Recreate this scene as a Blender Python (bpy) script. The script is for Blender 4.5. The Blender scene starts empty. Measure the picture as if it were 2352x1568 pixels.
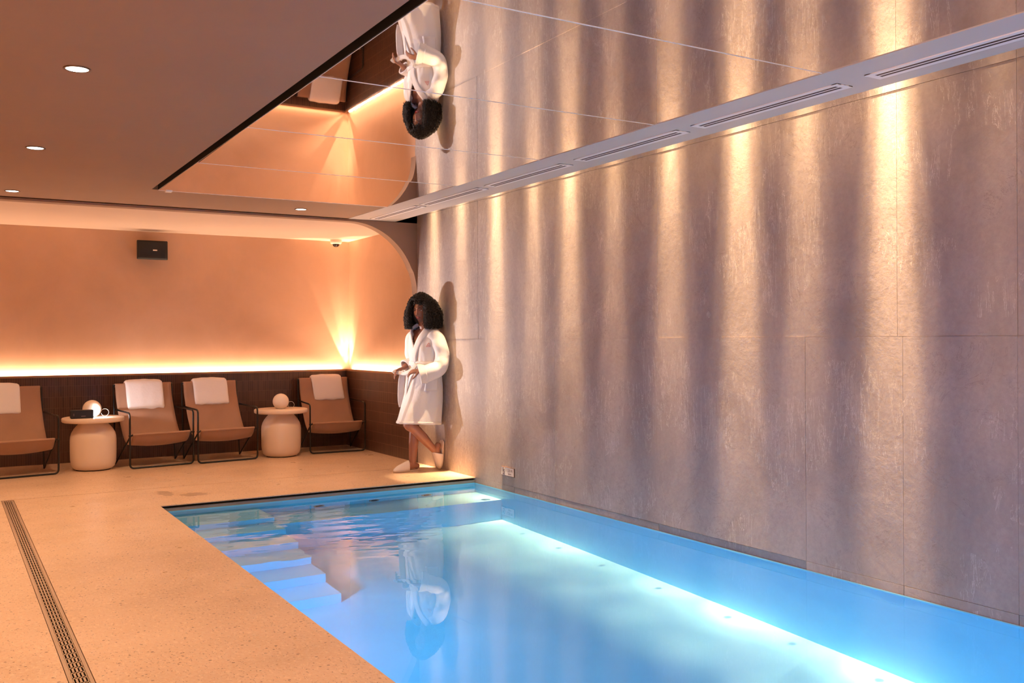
import bpy, bmesh, math, random
from mathutils import Vector, Matrix, Euler, noise
S = bpy.context.scene
COL = S.collection
PI = math.pi
R = math.radians
# ------------------------------------------------------------------ camera
CAM_H = 1.28
YAW, ROLL = 0.5421, 0.0053
fwd = Vector((math.sin(YAW), math.cos(YAW), 0)); rgt = Vector((math.cos(YAW), -math.sin(YAW), 0)); up = Vector((0, 0, 1))
cx = rgt * math.cos(ROLL) - up * math.sin(ROLL)
cy = rgt * math.sin(ROLL) + up * math.cos(ROLL)
cd = bpy.data.cameras.new('camera'); cam = bpy.data.objects.new('camera', cd); COL.objects.link(cam)
m = Matrix((cx, cy, -fwd)).transposed().to_4x4(); m.translation = Vector((0, 0, CAM_H))
cam.matrix_world = m
cd.sensor_width = 36; cd.lens = 2171.8 / 2352 * 36; cd.shift_y = -4.56 / 2352
cd.clip_start = .05; cd.clip_end = 60
S.camera = cam
# ------------------------------------------------------------------ view + world
S.view_settings.view_transform = 'Standard'; S.view_settings.look = 'None'
S.view_settings.gamma = 1; S.view_settings.use_curve_mapping = False
S.view_settings.exposure = 0.0
w = bpy.data.worlds.new('world'); S.world = w; w.use_nodes = True
w.node_tree.nodes['Background'].inputs[0].default_value = (1, .6, .4, 1)
w.node_tree.nodes['Background'].inputs[1].default_value = 0.02
try:
    S.cycles.use_denoising = True
    S.cycles.max_bounces = 8; S.cycles.diffuse_bounces = 4; S.cycles.glossy_bounces = 4; S.cycles.transmission_bounces = 6
    S.cycles.use_adaptive_sampling = True; S.cycles.adaptive_threshold = 0.05
    S.cycles.sample_clamp_indirect = 6
    S.cycles.blur_glossy = 0.5
except Exception: pass

WARM = (1.0, .63, .40); AMB = (1.0, .62, .35)
GRZ = (1.0, .66, .36)
def light(kind, name, loc, direction, energy, color, **kw):
    l = bpy.data.lights.new(name, kind); o = bpy.data.objects.new(name, l); COL.objects.link(o)
    o.location = loc; o.rotation_euler = Vector(direction).to_track_quat('-Z', 'Y').to_euler()
    l.energy = energy; l.color = color
    caus = kw.pop('caustic', False)
    for k, v in kw.items(): setattr(l, k, v)
    if caus: l.cycles.is_caustics_light = True
    return o
# room dimensions (metres, floor = 0, camera above the origin)
XW, YB, YA, YP, XP = 4.242, 10.99, 8.96, 7.715, 1.445
ZC, ZM, ZF, ZWAT = 2.50, 2.50, -1.30, -.055
XM, YM = 1.497, 7.986
XL, YN = -3.5, -3.0
ZT = .929
# downlights in the ceiling
DOWN = [(.521, 4.62), (.505, 6.63), (.487, 8.61), (2.857, 8.53)]
DOWN_OFF = [(.53, 2.6), (.54, .6), (-1.5, 8.6), (-1.5, 6.6), (-1.5, 4.6), (-1.5, 2.6)]
for x, y in DOWN:
    light('SPOT', 'downlight_lamp', (x, y, ZC - .03), (0, 0, -1), 102, AMB, spot_size=R(125), spot_blend=.7, shadow_soft_size=.035, caustic=True)
for x, y in DOWN_OFF:
    light('SPOT', 'downlight_lamp', (x, y, ZC - .03), (0, 0, -1), 102, AMB, spot_size=R(125), spot_blend=.7, shadow_soft_size=.035)
# wall grazers in the slot between the air-vent bulkhead and the stone wall
GR = [(8.55, .8), (7.97, .65), (7.31, 1.1), (6.69, .55), (6.15, .85), (5.58, .36), (4.95, .75), (4.29, 1.25), (3.78, .55), (3.196, 1.6), (2.605, .13), (2.0, .1), (1.4, .3), (.8, .3)]
ZG = 4.2
for y, e in GR:
    light('SPOT', 'wall_grazer_lamp', (4.122, y, ZG), (.040, 0, -1), 2750 * e, GRZ, spot_size=R(13), spot_blend=1.0, shadow_soft_size=.012, caustic=True)
    light('SPOT', 'wall_grazer_narrow', (4.122, y, ZG), (.034, 0, -1), 4900 * e, GRZ, spot_size=R(8), spot_blend=1.0, shadow_soft_size=.012, caustic=True)
    if y < 8.4:
        light('SPOT', 'added_pool_wash', (4.09, y, 3.10), (-.045, 0, -1), 900 * (.6 + .4 * e), GRZ, spot_size=R(20), spot_blend=1.0, shadow_soft_size=.010, caustic=True)  # added lamp, aimed down to widen the warm strip on the pool floor
        light('SPOT', 'added_wall_fill', (4.02, y, 3.10), (.15, 0, -1), (28 if y > 2.8 else 8) * (.5 + .5 * e), GRZ, spot_size=R(80), spot_blend=1.0, shadow_soft_size=.02)  # added fill that warms the wall between the bands of light
# LED strips behind the wainscot ledge
def strip(name, p0, p1, energy, wdt=.016):
    p0 = Vector(p0); p1 = Vector(p1); d = p1 - p0
    o = light('AREA', name, (p0 + p1) / 2, (0, 0, 1), energy, WARM, shape='RECTANGLE', size=d.length, size_y=wdt)
    xa = d.normalized(); z = Vector((0, 0, -1)); ya = z.cross(xa)
    o.matrix_world = Matrix.Translation((p0 + p1) / 2) @ Matrix((xa, ya, z)).transposed().to_4x4()
    return o
strip('led_strip_back', (-3.4, YB + .036, ZT - .012), (4.20, YB + .036, ZT - .012), 75)
strip('led_strip_side', (XW + .036, 9.0, ZT - .012), (XW + .036, 10.94, ZT - .012), 22)
light('SPOT', 'added_corner_fan', (XW + .02, YB + .02, ZT - .012), (.03, .03, 1), 22, WARM, spot_size=R(50), spot_blend=.8, shadow_soft_size=.01)  # added uplight for the fan of light in the corner, not a strip
for dx, dy in ((-.25, .04), (-.03, .04), (.04, -.25), (.04, -.03)):
    light('SPOT', 'added_corner_fan', (XW + .02, YB + .02, ZT - .012), (dx, dy, 1), 130, WARM, spot_size=R(23), spot_blend=.5, shadow_soft_size=.008)  # more added spots, spreading the corner fan up both walls
o_ = strip('added_near_strip', (-3.3, YN + .02, .9), (1.3, YN + .02, .9), 420, .006)  # added unseen strip behind the camera, brightens the near part of the ceiling
o_.matrix_world = o_.matrix_world @ Matrix.Rotation(R(-50), 4, 'X')
# underwater pool lights
BLUE = (.0, .45, 1.0)
for y, e in ((5.2, 30), (2.8, 30), (.6, 18)):
    light('AREA', 'pool_lamp', (1.475, y, -.62), (.75, .15, -.6), e, BLUE, shape='DISK', size=.16)
light('AREA', 'pool_lamp', (2.4, -1.9, -.6), (0, 1, -.12), 44, BLUE, shape='DISK', size=.2)

# ------------------------------------------------------------------ helpers
class MB:
    def __init__(s): s.v = []; s.f = []
    def add(s, vs, fs):
        o = len(s.v); s.v += [Vector(v) for v in vs]; s.f += [tuple(i + o for i in f) for f in fs]; return s
    def box(s, a, b):
        x0, y0, z0 = a; x1, y1, z1 = b
        return s.add([(x0, y0, z0), (x1, y0, z0), (x1, y1, z0), (x0, y1, z0), (x0, y0, z1), (x1, y0, z1), (x1, y1, z1), (x0, y1, z1)],
                     [(0, 3, 2, 1), (4, 5, 6, 7), (0, 1, 5, 4), (1, 2, 6, 5), (2, 3, 7, 6), (3, 0, 4, 7)])
    def grid(s, rows, closed_u=False, cap=False):
        n = len(rows); k = len(rows[0]); vs = [p for r in rows for p in r]; fs = []
        for i in range(n - 1):
            for j in range(k if closed_u else k - 1):
                j2 = (j + 1) % k
                fs.append((i * k + j, i * k + j2, (i + 1) * k + j2, (i + 1) * k + j))
        if cap:
            fs.append(tuple(reversed(range(k)))); fs.append(tuple((n - 1) * k + j for j in range(k)))
        return s.add(vs, fs)
    def tube(s, pts, r, n=10, flat=1.0, ref=None, caps=True, round_ends=False):
        pts = [Vector(p) for p in pts]; L = len(pts)
        rr = list(r) if isinstance(r, (list, tuple)) else [r] * L
        tan = []
        for i in range(L):
            a = pts[max(i - 1, 0)]; b = pts[min(i + 1, L - 1)]; tan.append((b - a).normalized())
        if round_ends:
            P = [pts[0] - tan[0] * rr[0] * c for c in (.97, .8, .45)] ; Q = [rr[0] * c for c in (.25, .6, .9)]
            P2 = [pts[-1] + tan[-1] * rr[-1] * c for c in (.45, .8, .97)]; Q2 = [rr[-1] * c for c in (.9, .6, .25)]
            pts = P + pts + P2; rr = Q + rr + Q2; tan = [tan[0]] * 3 + tan + [tan[-1]] * 3; L += 6
        nrm = Vector(ref) if ref is not None else (Vector((0, 0, 1)) if abs(tan[0].z) < .9 else Vector((1, 0, 0)))
        rows = []
        for i in range(L):
            t = tan[i]; nrm = (nrm - t * nrm.dot(t)).normalized(); b = t.cross(nrm)
            fl = flat[i] if isinstance(flat, (list, tuple)) else flat
            rows.append([pts[i] + (nrm * math.cos(2 * PI * k / n) * fl + b * math.sin(2 * PI * k / n)) * rr[i] for k in range(n)])
        return s.grid(rows, True, caps)
    def lathe(s, prof, n=40, c=(0, 0, 0)):
        c = Vector(c)
        rows = [[c + Vector((r * math.cos(2 * PI * k / n), r * math.sin(2 * PI * k / n), z)) for k in range(n)] for r, z in prof]
        return s.grid(rows, True, True)
    def ell(s, c, r, M=None, n=20, mrings=12):
        rows = []
        for i in range(mrings + 1):
            t = PI * (i + .02 if i == 0 else (i - .02 if i == mrings else i)) / mrings
            rows.append([(M @ Vector((r[0] * math.sin(t) * math.cos(2 * PI * k / n), r[1] * math.sin(t) * math.sin(2 * PI * k / n), -r[2] * math.cos(t))) if M else
                          Vector((r[0] * math.sin(t) * math.cos(2 * PI * k / n), r[1] * math.sin(t) * math.sin(2 * PI * k / n), -r[2] * math.cos(t)))) + Vector(c) for k in range(n)])
        return s.grid(rows, True, True)
    def prism(s, poly, d):  # poly: list of 3D points, extruded by vector d
        n = len(poly); d = Vector(d); a = [Vector(p) for p in poly]
        return s.add(a + [p + d for p in a], [tuple(range(n)), tuple(reversed(range(n, 2 * n)))] + [(i, n + i, n + (i + 1) % n, (i + 1) % n) for i in range(n)])
    def build(s, name, mat=None, parent=None, smooth=False, bevel=0, seg=2, solid=0, sub=0, normals=True):
        me = bpy.data.meshes.new(name); me.from_pydata([tuple(v) for v in s.v], [], s.f); me.update()
        if normals:
            bm = bmesh.new(); bm.from_mesh(me); bmesh.ops.recalc_face_normals(bm, faces=bm.faces[:]); bm.to_mesh(me); bm.free()
        o = bpy.data.objects.new(name, me); COL.objects.link(o)
        if mat: me.materials.append(mat)
        if parent: o.parent = parent
        if smooth:
            me.polygons.foreach_set('use_smooth', [True] * len(me.polygons))
        if solid:
            md = o.modifiers.new('solid', 'SOLIDIFY'); md.thickness = abs(solid); md.offset = 0 if solid > 0 else 1
        if bevel:
            md = o.modifiers.new('bevel', 'BEVEL'); md.width = bevel; md.segments = seg; md.limit_method = 'ANGLE'; md.angle_limit = R(40)
            md.harden_normals = False
        if sub:
            md = o.modifiers.new('sub', 'SUBSURF'); md.levels = sub; md.render_levels = sub
        return o
def tag(o, label, cat, group=None, kind=None):
    if label: o['label'] = label
    if cat: o['category'] = cat
    if group: o['group'] = group
    if kind: o['kind'] = kind
    return o
def empty(name, loc=(0, 0, 0), rz=0):
    o = bpy.data.objects.new(name, None); COL.objects.link(o); o.location = loc; o.rotation_euler = (0, 0, rz); o.empty_display_size = .1
    return o
def kids(o): return [c for c in bpy.data.objects if c.parent == o]
def copy_tree(o, parent=None):
    c = o.copy(); COL.objects.link(c); c.parent = parent
    for ch in kids(o): copy_tree(ch, c)
    return c
def struct(o): o['kind'] = 'structure'; return o
def smooth_path(pts, k=8):
    pts = [Vector(p) for p in pts]; out = []
    P = [pts[0] * 2 - pts[1]] + pts + [pts[-1] * 2 - pts[-2]]
    for i in range(1, len(P) - 2):
        for j in range(k):
            t = j / k; a, b, c, d = P[i - 1], P[i], P[i + 1], P[i + 2]
            out.append(.5 * ((2 * b) + (c - a) * t + (2 * a - 5 * b + 4 * c - d) * t * t + (3 * b - a - 3 * c + d) * t ** 3))
    out.append(pts[-1]); return out
def lerp_list(vals, k=8):
    out = []
    for i in range(len(vals) - 1):
        for j in range(k): out.append(vals[i] + (vals[i + 1] - vals[i]) * j / k)
    out.append(vals[-1]); return out
def rounded(pts, rad, k=6):   # polyline with rounded corners
    pts = [Vector(p) for p in pts]; out = [pts[0]]
    for i in range(1, len(pts) - 1):
        a, b, c = pts[i - 1], pts[i], pts[i + 1]
        u = (a - b).normalized(); v = (c - b).normalized()
        p0 = b + u * rad; p1 = b + v * rad
        for j in range(k + 1):
            t = j / k; out.append((1 - t) ** 2 * p0 + 2 * t * (1 - t) * b + t * t * p1)
    out.append(pts[-1]); return out
def fuse(name, mb, voxel, it, mat, parent=None):
    o = mb.build('tmp', None, None, True)
    md = o.modifiers.new('r', 'REMESH'); md.mode = 'VOXEL'; md.voxel_size = voxel; md.use_smooth_shade = True
    md = o.modifiers.new('s', 'SMOOTH'); md.factor = .5; md.iterations = it
    dg = bpy.context.evaluated_depsgraph_get(); dg.update()
    me = bpy.data.meshes.new_from_object(o.evaluated_get(dg)); me.name = name
    bpy.data.objects.remove(o)
    me.materials.clear(); me.materials.append(mat)
    n = bpy.data.objects.new(name, me); COL.objects.link(n); n.parent = parent
    return n

# ------------------------------------------------------------------ materials
def mat(name, color=(.8, .8, .8), rough=.5, metal=0, spec=.5, emis=None, es=0, sheen=0, coat=0):
    mt = bpy.data.materials.new(name); mt.use_nodes = True
    b = mt.node_tree.nodes['Principled BSDF']
    b.inputs['Base Color'].default_value = (*color, 1); b.inputs['Roughness'].default_value = rough
    b.inputs['Metallic'].default_value = metal; b.inputs['Specular IOR Level'].default_value = spec
    if sheen: b.inputs['Sheen Weight'].default_value = sheen
    if coat: b.inputs['Coat Weight'].default_value = coat; b.inputs['Coat Roughness'].default_value = .15
    if emis: b.inputs['Emission Color'].default_value = (*emis, 1); b.inputs['Emission Strength'].default_value = es
    return mt
class NT:
    def __init__(s, mt): s.t = mt.node_tree; s.n = s.t.nodes; s.b = s.n['Principled BSDF']
    def new(s, t, **k):
        x = s.n.new(t)
        for a, v in k.items(): setattr(x, a, v)
        return x
    def L(s, a, b): s.t.links.new(a, b)
    def coord(s): return s.new('ShaderNodeTexCoord').outputs['Object']
    def map(s, v, scale=(1, 1, 1), rot=(0, 0, 0), loc=(0, 0, 0)):
        x = s.new('ShaderNodeMapping'); s.L(v, x.inputs[0]); x.inputs['Scale'].default_value = scale; x.inputs['Rotation'].default_value = rot; x.inputs['Location'].default_value = loc
        return x.outputs[0]
    def noise(s, v, scale, detail=4, rough=.5, dist=0):
        x = s.new('ShaderNodeTexNoise'); s.L(v, x.inputs['Vector']); x.inputs['Scale'].default_value = scale; x.inputs['Detail'].default_value = detail
        x.inputs['Roughness'].default_value = rough; x.inputs['Distortion'].default_value = dist
        return x.outputs['Fac']
    def ramp(s, f, stops):
        x = s.new('ShaderNodeValToRGB'); s.L(f, x.inputs[0]); cr = x.color_ramp
        while len(cr.elements) < len(stops): cr.elements.new(.5)
        for e, (p, c) in zip(cr.elements, stops):
            e.position = p; e.color = (*c, 1) if len(c) == 3 else c
        return x.outputs[0]
    def mix(s, f, a, b, mode='MIX'):
        x = s.new('ShaderNodeMix', data_type='RGBA', blend_type=mode)
        for sock, val in ((x.inputs[0], f), (x.inputs[6], a), (x.inputs[7], b)):
            if hasattr(val, 'links'): s.L(val, sock)
            elif isinstance(val, (int, float)): sock.default_value = val
            else: sock.default_value = (*val, 1)
        return x.outputs[2]
    def math(s, op, a, b=0, c=0):
        x = s.new('ShaderNodeMath', operation=op)
        for i, val in enumerate((a, b, c)):
            if hasattr(val, 'links'): s.L(val, x.inputs[i])
            else: x.inputs[i].default_value = val
        return x.outputs[0]
    def bump(s, h, strength=.2, dist=.01, normal=None):
        x = s.new('ShaderNodeBump'); s.L(h, x.inputs['Height']); x.inputs['Strength'].default_value = strength; x.inputs['Distance'].default_value = dist
        if normal: s.L(normal, x.inputs['Normal'])
        return x.outputs[0]
g = lambda v: (v, v, v)

# terrazzo floor
M_floor = mat('terrazzo_floor', (.6, .5, .4), .3); t = NT(M_floor); c = t.coord()
big = t.noise(c, 1.3, 5, .6)
base = t.ramp(big, [(.3, (.56, .36, .22)), (.5, (.66, .435, .275)), (.72, (.73, .50, .33))])
fine = t.noise(c, 60, 3, .6)
base = t.mix(t.ramp(fine, [(.35, g(0)), (.7, g(1))]), base, t.mix(.5, base, (.72, .60, .47)), 'MIX')
vo = t.new('ShaderNodeTexVoronoi'); vo.inputs['Scale'].default_value = 46; t.L(t.map(c, (1, 1, 1)), vo.inputs['Vector'])
thr = t.noise(c, 9, 2, .5)
size = t.math('MULTIPLY', t.math('SUBTRACT', thr, .28), .75)
vr = t.new('ShaderNodeSeparateColor'); t.L(vo.outputs['Color'], vr.inputs[0])
chip = t.math('MULTIPLY', t.math('LESS_THAN', vo.outputs['Distance'], t.math('MULTIPLY', size, vr.outputs[0])), t.math('GREATER_THAN', vr.outputs[1], .25))
chipc = t.mix(vr.outputs[2], (.10, .055, .035), (.30, .18, .11))
base = t.mix(t.math('MULTIPLY', chip, .95), base, chipc)
vo2 = t.new('ShaderNodeTexVoronoi'); vo2.inputs['Scale'].default_value = 26; t.L(c, vo2.inputs['Vector'])
v2 = t.new('ShaderNodeSeparateColor'); t.L(vo2.outputs['Color'], v2.inputs[0])
chip2 = t.math('MULTIPLY', t.math('LESS_THAN', vo2.outputs['Distance'], .17), t.math('GREATER_THAN', v2.outputs[1], .8))
base = t.mix(t.math('MULTIPLY', chip2, .7), base, (.13, .075, .05))
fl1 = t.noise(t.map(c, (1.0, .45, 1), (0, 0, .5)), 95, 3, .62)
dens = t.ramp(t.noise(c, 2.2, 4, .6), [(.35, g(.0)), (.7, g(.065))])
fm = t.math('GREATER_THAN', t.math('ADD', fl1, dens), .655)
base = t.mix(t.math('MULTIPLY', fm, .62), base, (.24, .125, .075))
lf = t.noise(t.map(c, (1.0, .5, 1), (0, 0, .5)), 55, 3, .6)
base = t.mix(t.math('MULTIPLY', t.math('GREATER_THAN', lf, .60), .35), base, (.86, .66, .47))
# damp footprints by the pool corner
sp = t.new('ShaderNodeSeparateXYZ'); t.L(c, sp.inputs[0])
def blob(x, y, rx, ry):
    a = t.math('POWER', t.math('DIVIDE', t.math('SUBTRACT', sp.outputs[0], x), rx), 2)
    b = t.math('POWER', t.math('DIVIDE', t.math('SUBTRACT', sp.outputs[1], y), ry), 2)
    return t.math('ADD', t.math('ADD', a, b), t.math('MULTIPLY', t.math('SUBTRACT', t.noise(c, 14, 3), .5), 2.4))
bl = t.math('MINIMUM', blob(1.60, 8.33, .07, .16), blob(1.80, 8.15, .13, .10))
wet = t.math('LESS_THAN', bl, .75)
base = t.mix(t.math('MULTIPLY', wet, .55), base, (.27, .17, .11))
t.L(base, t.b.inputs['Base Color'])
t.L(t.ramp(t.noise(c, 5, 4), [(.3, g(.27)), (.7, g(.40))]), t.b.inputs['Roughness'])
t.L(t.bump(fine, .08, .002), t.b.inputs['Normal'])

# warm plaster
def plaster(name, a, b_, rough=.75):
    mt = mat(name, a, rough); t = NT(mt); c = t.coord()
    n1 = t.noise(c, 1.1, 6, .62, .3); n2 = t.noise(c, 7, 5, .6)
    col = t.mix(t.ramp(n1, [(.35, g(0)), (.68, g(1))]), a, b_)
    t.L(col, t.b.inputs['Base Color']); t.L(t.bump(n2, .10, .01), t.b.inputs['Normal'])
    return mt
M_plaster = plaster('plaster_wall', (.62, .395, .25), (.72, .47, .31))
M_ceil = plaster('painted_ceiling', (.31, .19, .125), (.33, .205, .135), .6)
M_beam = mat('painted_bulkhead', (.64, .60, .58), .55)
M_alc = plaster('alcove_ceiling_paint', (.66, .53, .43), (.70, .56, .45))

# stone slabs
M_stone = mat('stone_slab', (.4, .36, .34), .62); t = NT(M_stone); c = t.coord()
cs = t.map(c, (1, 1, .55))
n1 = t.noise(cs, 1.7, 8, .66, .5); n2 = t.noise(c, 38, 6, .7, .4); n3 = t.noise(t.map(c, (1, 5, .7)), 3.0, 6, .7, 1.2)
col = t.ramp(n1, [(.28, (.30, .245, .228)), (.5, (.405, .337, .31)), (.75, (.50, .425, .39))])
col = t.mix(t.ramp(n2, [(.35, g(0)), (.75, g(1))]), col, t.mix(.35, col, (.22, .18, .17)))
# pale hairline veins
ve = t.math('ABSOLUTE', t.math('SUBTRACT', n3, .5))
vm = t.math('MULTIPLY', t.math('LESS_THAN', ve, .006), t.math('GREATER_THAN', t.noise(c, 1.9, 2), .53))
col = t.mix(t.math('MULTIPLY', vm, .5), col, (.78, .73, .70))
n4 = t.noise(c, 2.7, 7, .72, 1.5); vd = t.math('LESS_THAN', t.math('ABSOLUTE', t.math('SUBTRACT', n4, .5)), .0045)
col = t.mix(t.math('MULTIPLY', t.math('MULTIPLY', vd, t.math('GREATER_THAN', t.noise(c, 2.3, 2), .50)), .5), col, (.22, .17, .155))
t.L(col, t.b.inputs['Base Color'])
bm_ = t.bump(n2, .20, .003); t.L(t.bump(n1, .25, .015, bm_), t.b.inputs['Normal'])
M_stone_band = M_stone

# vertical stick tiles; axis = horizontal coordinate running along the wall
def tile(name, axis, mc=(.15, .088, .06, 1)):
    mt = mat(name, (.1, .05, .03), .28, spec=.5); t = NT(mt); c = t.coord()
    s_ = t.new('ShaderNodeSeparateXYZ'); t.L(c, s_.inputs[0]); cb = t.new('ShaderNodeCombineXYZ')
    t.L(s_.outputs[axis], cb.inputs[0]); t.L(s_.outputs[2], cb.inputs[1])
    br = t.new('ShaderNodeTexBrick'); br.offset = 0; br.squash = 1; t.L(t.map(cb.outputs[0], loc=(20, 20 * .116 - .003, 0)), br.inputs['Vector'])
    br.inputs['Scale'].default_value = 1; br.inputs['Brick Width'].default_value = .022; br.inputs['Row Height'].default_value = .116
    br.inputs['Mortar Size'].default_value = .0016; br.inputs['Mortar Smooth'].default_value = .3; br.inputs['Bias'].default_value = -.2
    br.inputs['Color1'].default_value = (.066, .031, .021, 1); br.inputs['Color2'].default_value = (.105, .052, .033, 1); br.inputs['Mortar'].default_value = mc
    t.L(br.outputs['Color'], t.b.inputs['Base Color'])
    pr = t.math('ABSOLUTE', t.math('SUBTRACT', t.math('FRACT', t.math('DIVIDE', t.math('ADD', s_.outputs[axis], 20), .022)), .5))
    hgt = t.math('SUBTRACT', t.math('SUBTRACT', 1, t.math('MULTIPLY', t.math('POWER', pr, 2), 2.2)), br.outputs['Fac'])
    t.L(t.bump(hgt, .35, .002), t.b.inputs['Normal'])
    return mt
M_tile_x = tile('brown_stick_tile_back', 0); M_tile_y = tile('brown_stick_tile_side', 1, (.32, .19, .13, 1))
M_trim = mat('bronze_ledge_trim', (.36, .20, .11), .4, metal=.25)

M_pool = mat('pool_plaster', (.78, .80, .80), .5); t = NT(M_pool); c = t.coord()
t.L(t.ramp(t.noise(c, 2.2, 5), [(.3, (.25, .62, .76)), (.7, (.30, .67, .80))]), t.b.inputs['Base Color'])
M_edge = mat('pool_coping_stone', (.36, .27, .21), .5); t = NT(M_edge); c = t.coord()
t.L(t.ramp(t.noise(c, 6, 5), [(.3, (.30, .22, .17)), (.7, (.42, .32, .25))]), t.b.inputs['Base Color'])
M_black = mat('shadow_gap_black', (.008, .007, .007), .7)
M_metal = mat('black_powder_coated_steel', (.006, .0055, .0055), .32, spec=.5)
M_mirror = mat('polished_mirror_panel', (.90, .88, .87), .015, metal=1.0)
M_steel = mat('brushed_drain_steel', (.62, .50, .38), .35, metal=.75)
M_white = mat('white_vent_paint', (.92, .91, .93), .45)
M_vdark = mat('vent_slot_dark', (.05, .03, .04), .6)
M_sling = mat('tan_sling_canvas', (.36, .20, .125), .8, sheen=.15); t = NT(M_sling); c = t.coord()
nw = t.noise(t.map(c, (1, 1, 1)), 160, 2)
t.L(t.mix(t.ramp(t.noise(c, 3, 4), [(.3, g(0)), (.7, g(1))]), (.33, .18, .11), (.40, .225, .14)), t.b.inputs['Base Color'])
t.L(t.bump(nw, .25, .002), t.b.inputs['Normal'])
def terry(name, col, s=260, st=.6):
    mt = mat(name, col, .95, sheen=.4, spec=.1); t = NT(mt); c = t.coord()
    t.L(t.bump(t.noise(c, s, 3, .6), st, .003, t.bump(t.noise(c, 22, 3), .25, .012)), t.b.inputs['Normal']); return mt
M_towel = terry('white_terry_towel', (.90, .85, .83)); M_robe = terry('white_waffle_robe', (.78, .755, .755), 220, .35)
M_table = mat('cream_lacquered_table', (.78, .62, .48), .42)
M_globe = mat('opal_glass_globe', (.84, .72, .60), .25, spec=.5)
M_loop = mat('pale_loop_cord', (.75, .7, .62), .35, metal=.4)
M_bplast = mat('black_plastic', (.012, .013, .014), .35)
M_cplast = mat('cream_plastic', (.80, .68, .56), .4)
M_lens = mat('lit_lens', (1, 1, 1), .3, emis=(1, .96, 1), es=60)
M_down = mat('lit_downlight_lens', (1, 1, 1), .3, emis=(1, .93, .84), es=9)
M_ring = mat('bronze_downlight_ring', (.16, .10, .07), .35, metal=.6)
M_skin = mat('brown_skin', (.33, .152, .10), .42, spec=.45); t = NT(M_skin)
t.b.inputs['Subsurface Weight'].default_value = .12; t.b.inputs['Subsurface Radius'].default_value = (.02, .008, .005); t.b.inputs['Subsurface Scale'].default_value = .5
M_hair = mat('dark_curly_hair', (.016, .009, .007), .48, spec=.35)
M_lip = mat('red_lip', (.34, .03, .03), .3); M_teeth = mat('teeth', (.8, .78, .74), .3)
M_brow = mat('dark_brow', (.02, .012, .01), .7); M_eye = mat('eye_white', (.75, .72, .7), .2); M_iris = mat('dark_iris', (.02, .01, .008), .15)
M_slip = terry('white_slipper_terry', (.80, .72, .68), 200, .3); M_sole = mat('cream_slipper_sole', (.72, .56, .44), .6)
M_embl = mat('red_embroidery', (.55, .12, .10), .8); M_sign = mat('pale_sign_plate', (.82, .72, .66), .4); M_signt = mat('dark_sign_print', (.22, .13, .10), .6)
M_signe = mat('dark_sign_edge', (.10, .05, .035), .5)
M_seam = mat('polished_joint_edge', (.97, .97, .99), .5, metal=.6)

# water: clear refracting surface
M_water = bpy.data.materials.new('pool_water'); M_water.use_nodes = True
nt = M_water.node_tree; nt.nodes.clear(); out = nt.nodes.new('ShaderNodeOutputMaterial'); gl = nt.nodes.new('ShaderNodeBsdfGlass')
gl.inputs['IOR'].default_value = 1.33; gl.inputs['Roughness'].default_value = 0; gl.inputs['Color'].default_value = (.93, .98, 1, 1)
nt.links.new(gl.outputs[0], out.inputs[0])

# ------------------------------------------------------------------ floor, pool
fl = MB()
G = .004
SEAM = 8.665
T = .007
DX0, DX1 = .402, .486
fl.box((XL, YN, -T), (DX0 - .003, SEAM - G, 0)); fl.box((DX1 + .003, YN, -T), (XP, SEAM - G, 0)); fl.box((XP, YP, -T), (XW, SEAM - G, 0))
fl.box((XL, SEAM + G, -T), (XW + .02, 11.1, 0))
floor = struct(fl.build('floor', M_floor))
sb = MB()
sb.box((XL, YN, -.1), (XP - .05, 11.1, -.03)); sb.box((XP - .05, YP + .05, -.1), (XW + .1, 11.1, -.03))
sb.box((XL, YN, -.03), (DX0 - .004, 11.1, -T - .0005)); sb.box((DX1 + .004, YN, -.03), (XP - .05, SEAM - .02, -T - .0005)); sb.box((XP - .05, YP + .05, -.03), (XW + .05, SEAM - .02, -T - .0005)); sb.box((DX0, SEAM + .02, -.03), (XW + .05, 11.1, -T - .0005))
struct(sb.build('trim_1', M_black))
# coping band under the slab edge, above the water
cb_ = MB(); cb_.box((XP - .03, YP + .012, -.12), (XW, YP + .06, -.026)); cb_.box((XP - .06, YN, -.12), (XP - .012, YP + .06, -.026))
struct(cb_.build('trim_2', M_edge))
pb = MB()
xl, xr, yb, yn = XP - .010, XW - .004, YP + .010, -2.0
ztop = ZWAT + .006
pb.add([(xl, yn, ZF), (xr, yn, ZF), (xr, yb, ZF), (xl, yb, ZF), (xl, yn, ztop), (xr, yn, ztop), (xr, yb, ztop), (xl, yb, ztop)],
       [(0, 1, 2, 3), (1, 5, 6, 2), (2, 6, 7, 3), (3, 7, 4, 0), (0, 4, 5, 1)])
pool = struct(pb.build('pool_basin', M_pool, normals=False))
st = MB()
XS = 2.2
for k in range(6):
    y0 = 7.235 - .286 * k; zt = -.225 - .18 * k
    y1 = yb if k == 0 else 7.235 - .286 * (k - 1)
    st.box((xl, y0, ZF), (XS, y1, zt))
steps = struct(st.build('pool_steps', M_pool, bevel=.004))
bn = MB(); bn.box((XS, 7.235, ZF), (xr, yb, -.50))
bench = struct(bn.build('pool_bench', M_pool, bevel=.004))
for ob in (pool, steps, bench): ob.cycles.is_caustics_receiver = True
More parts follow.
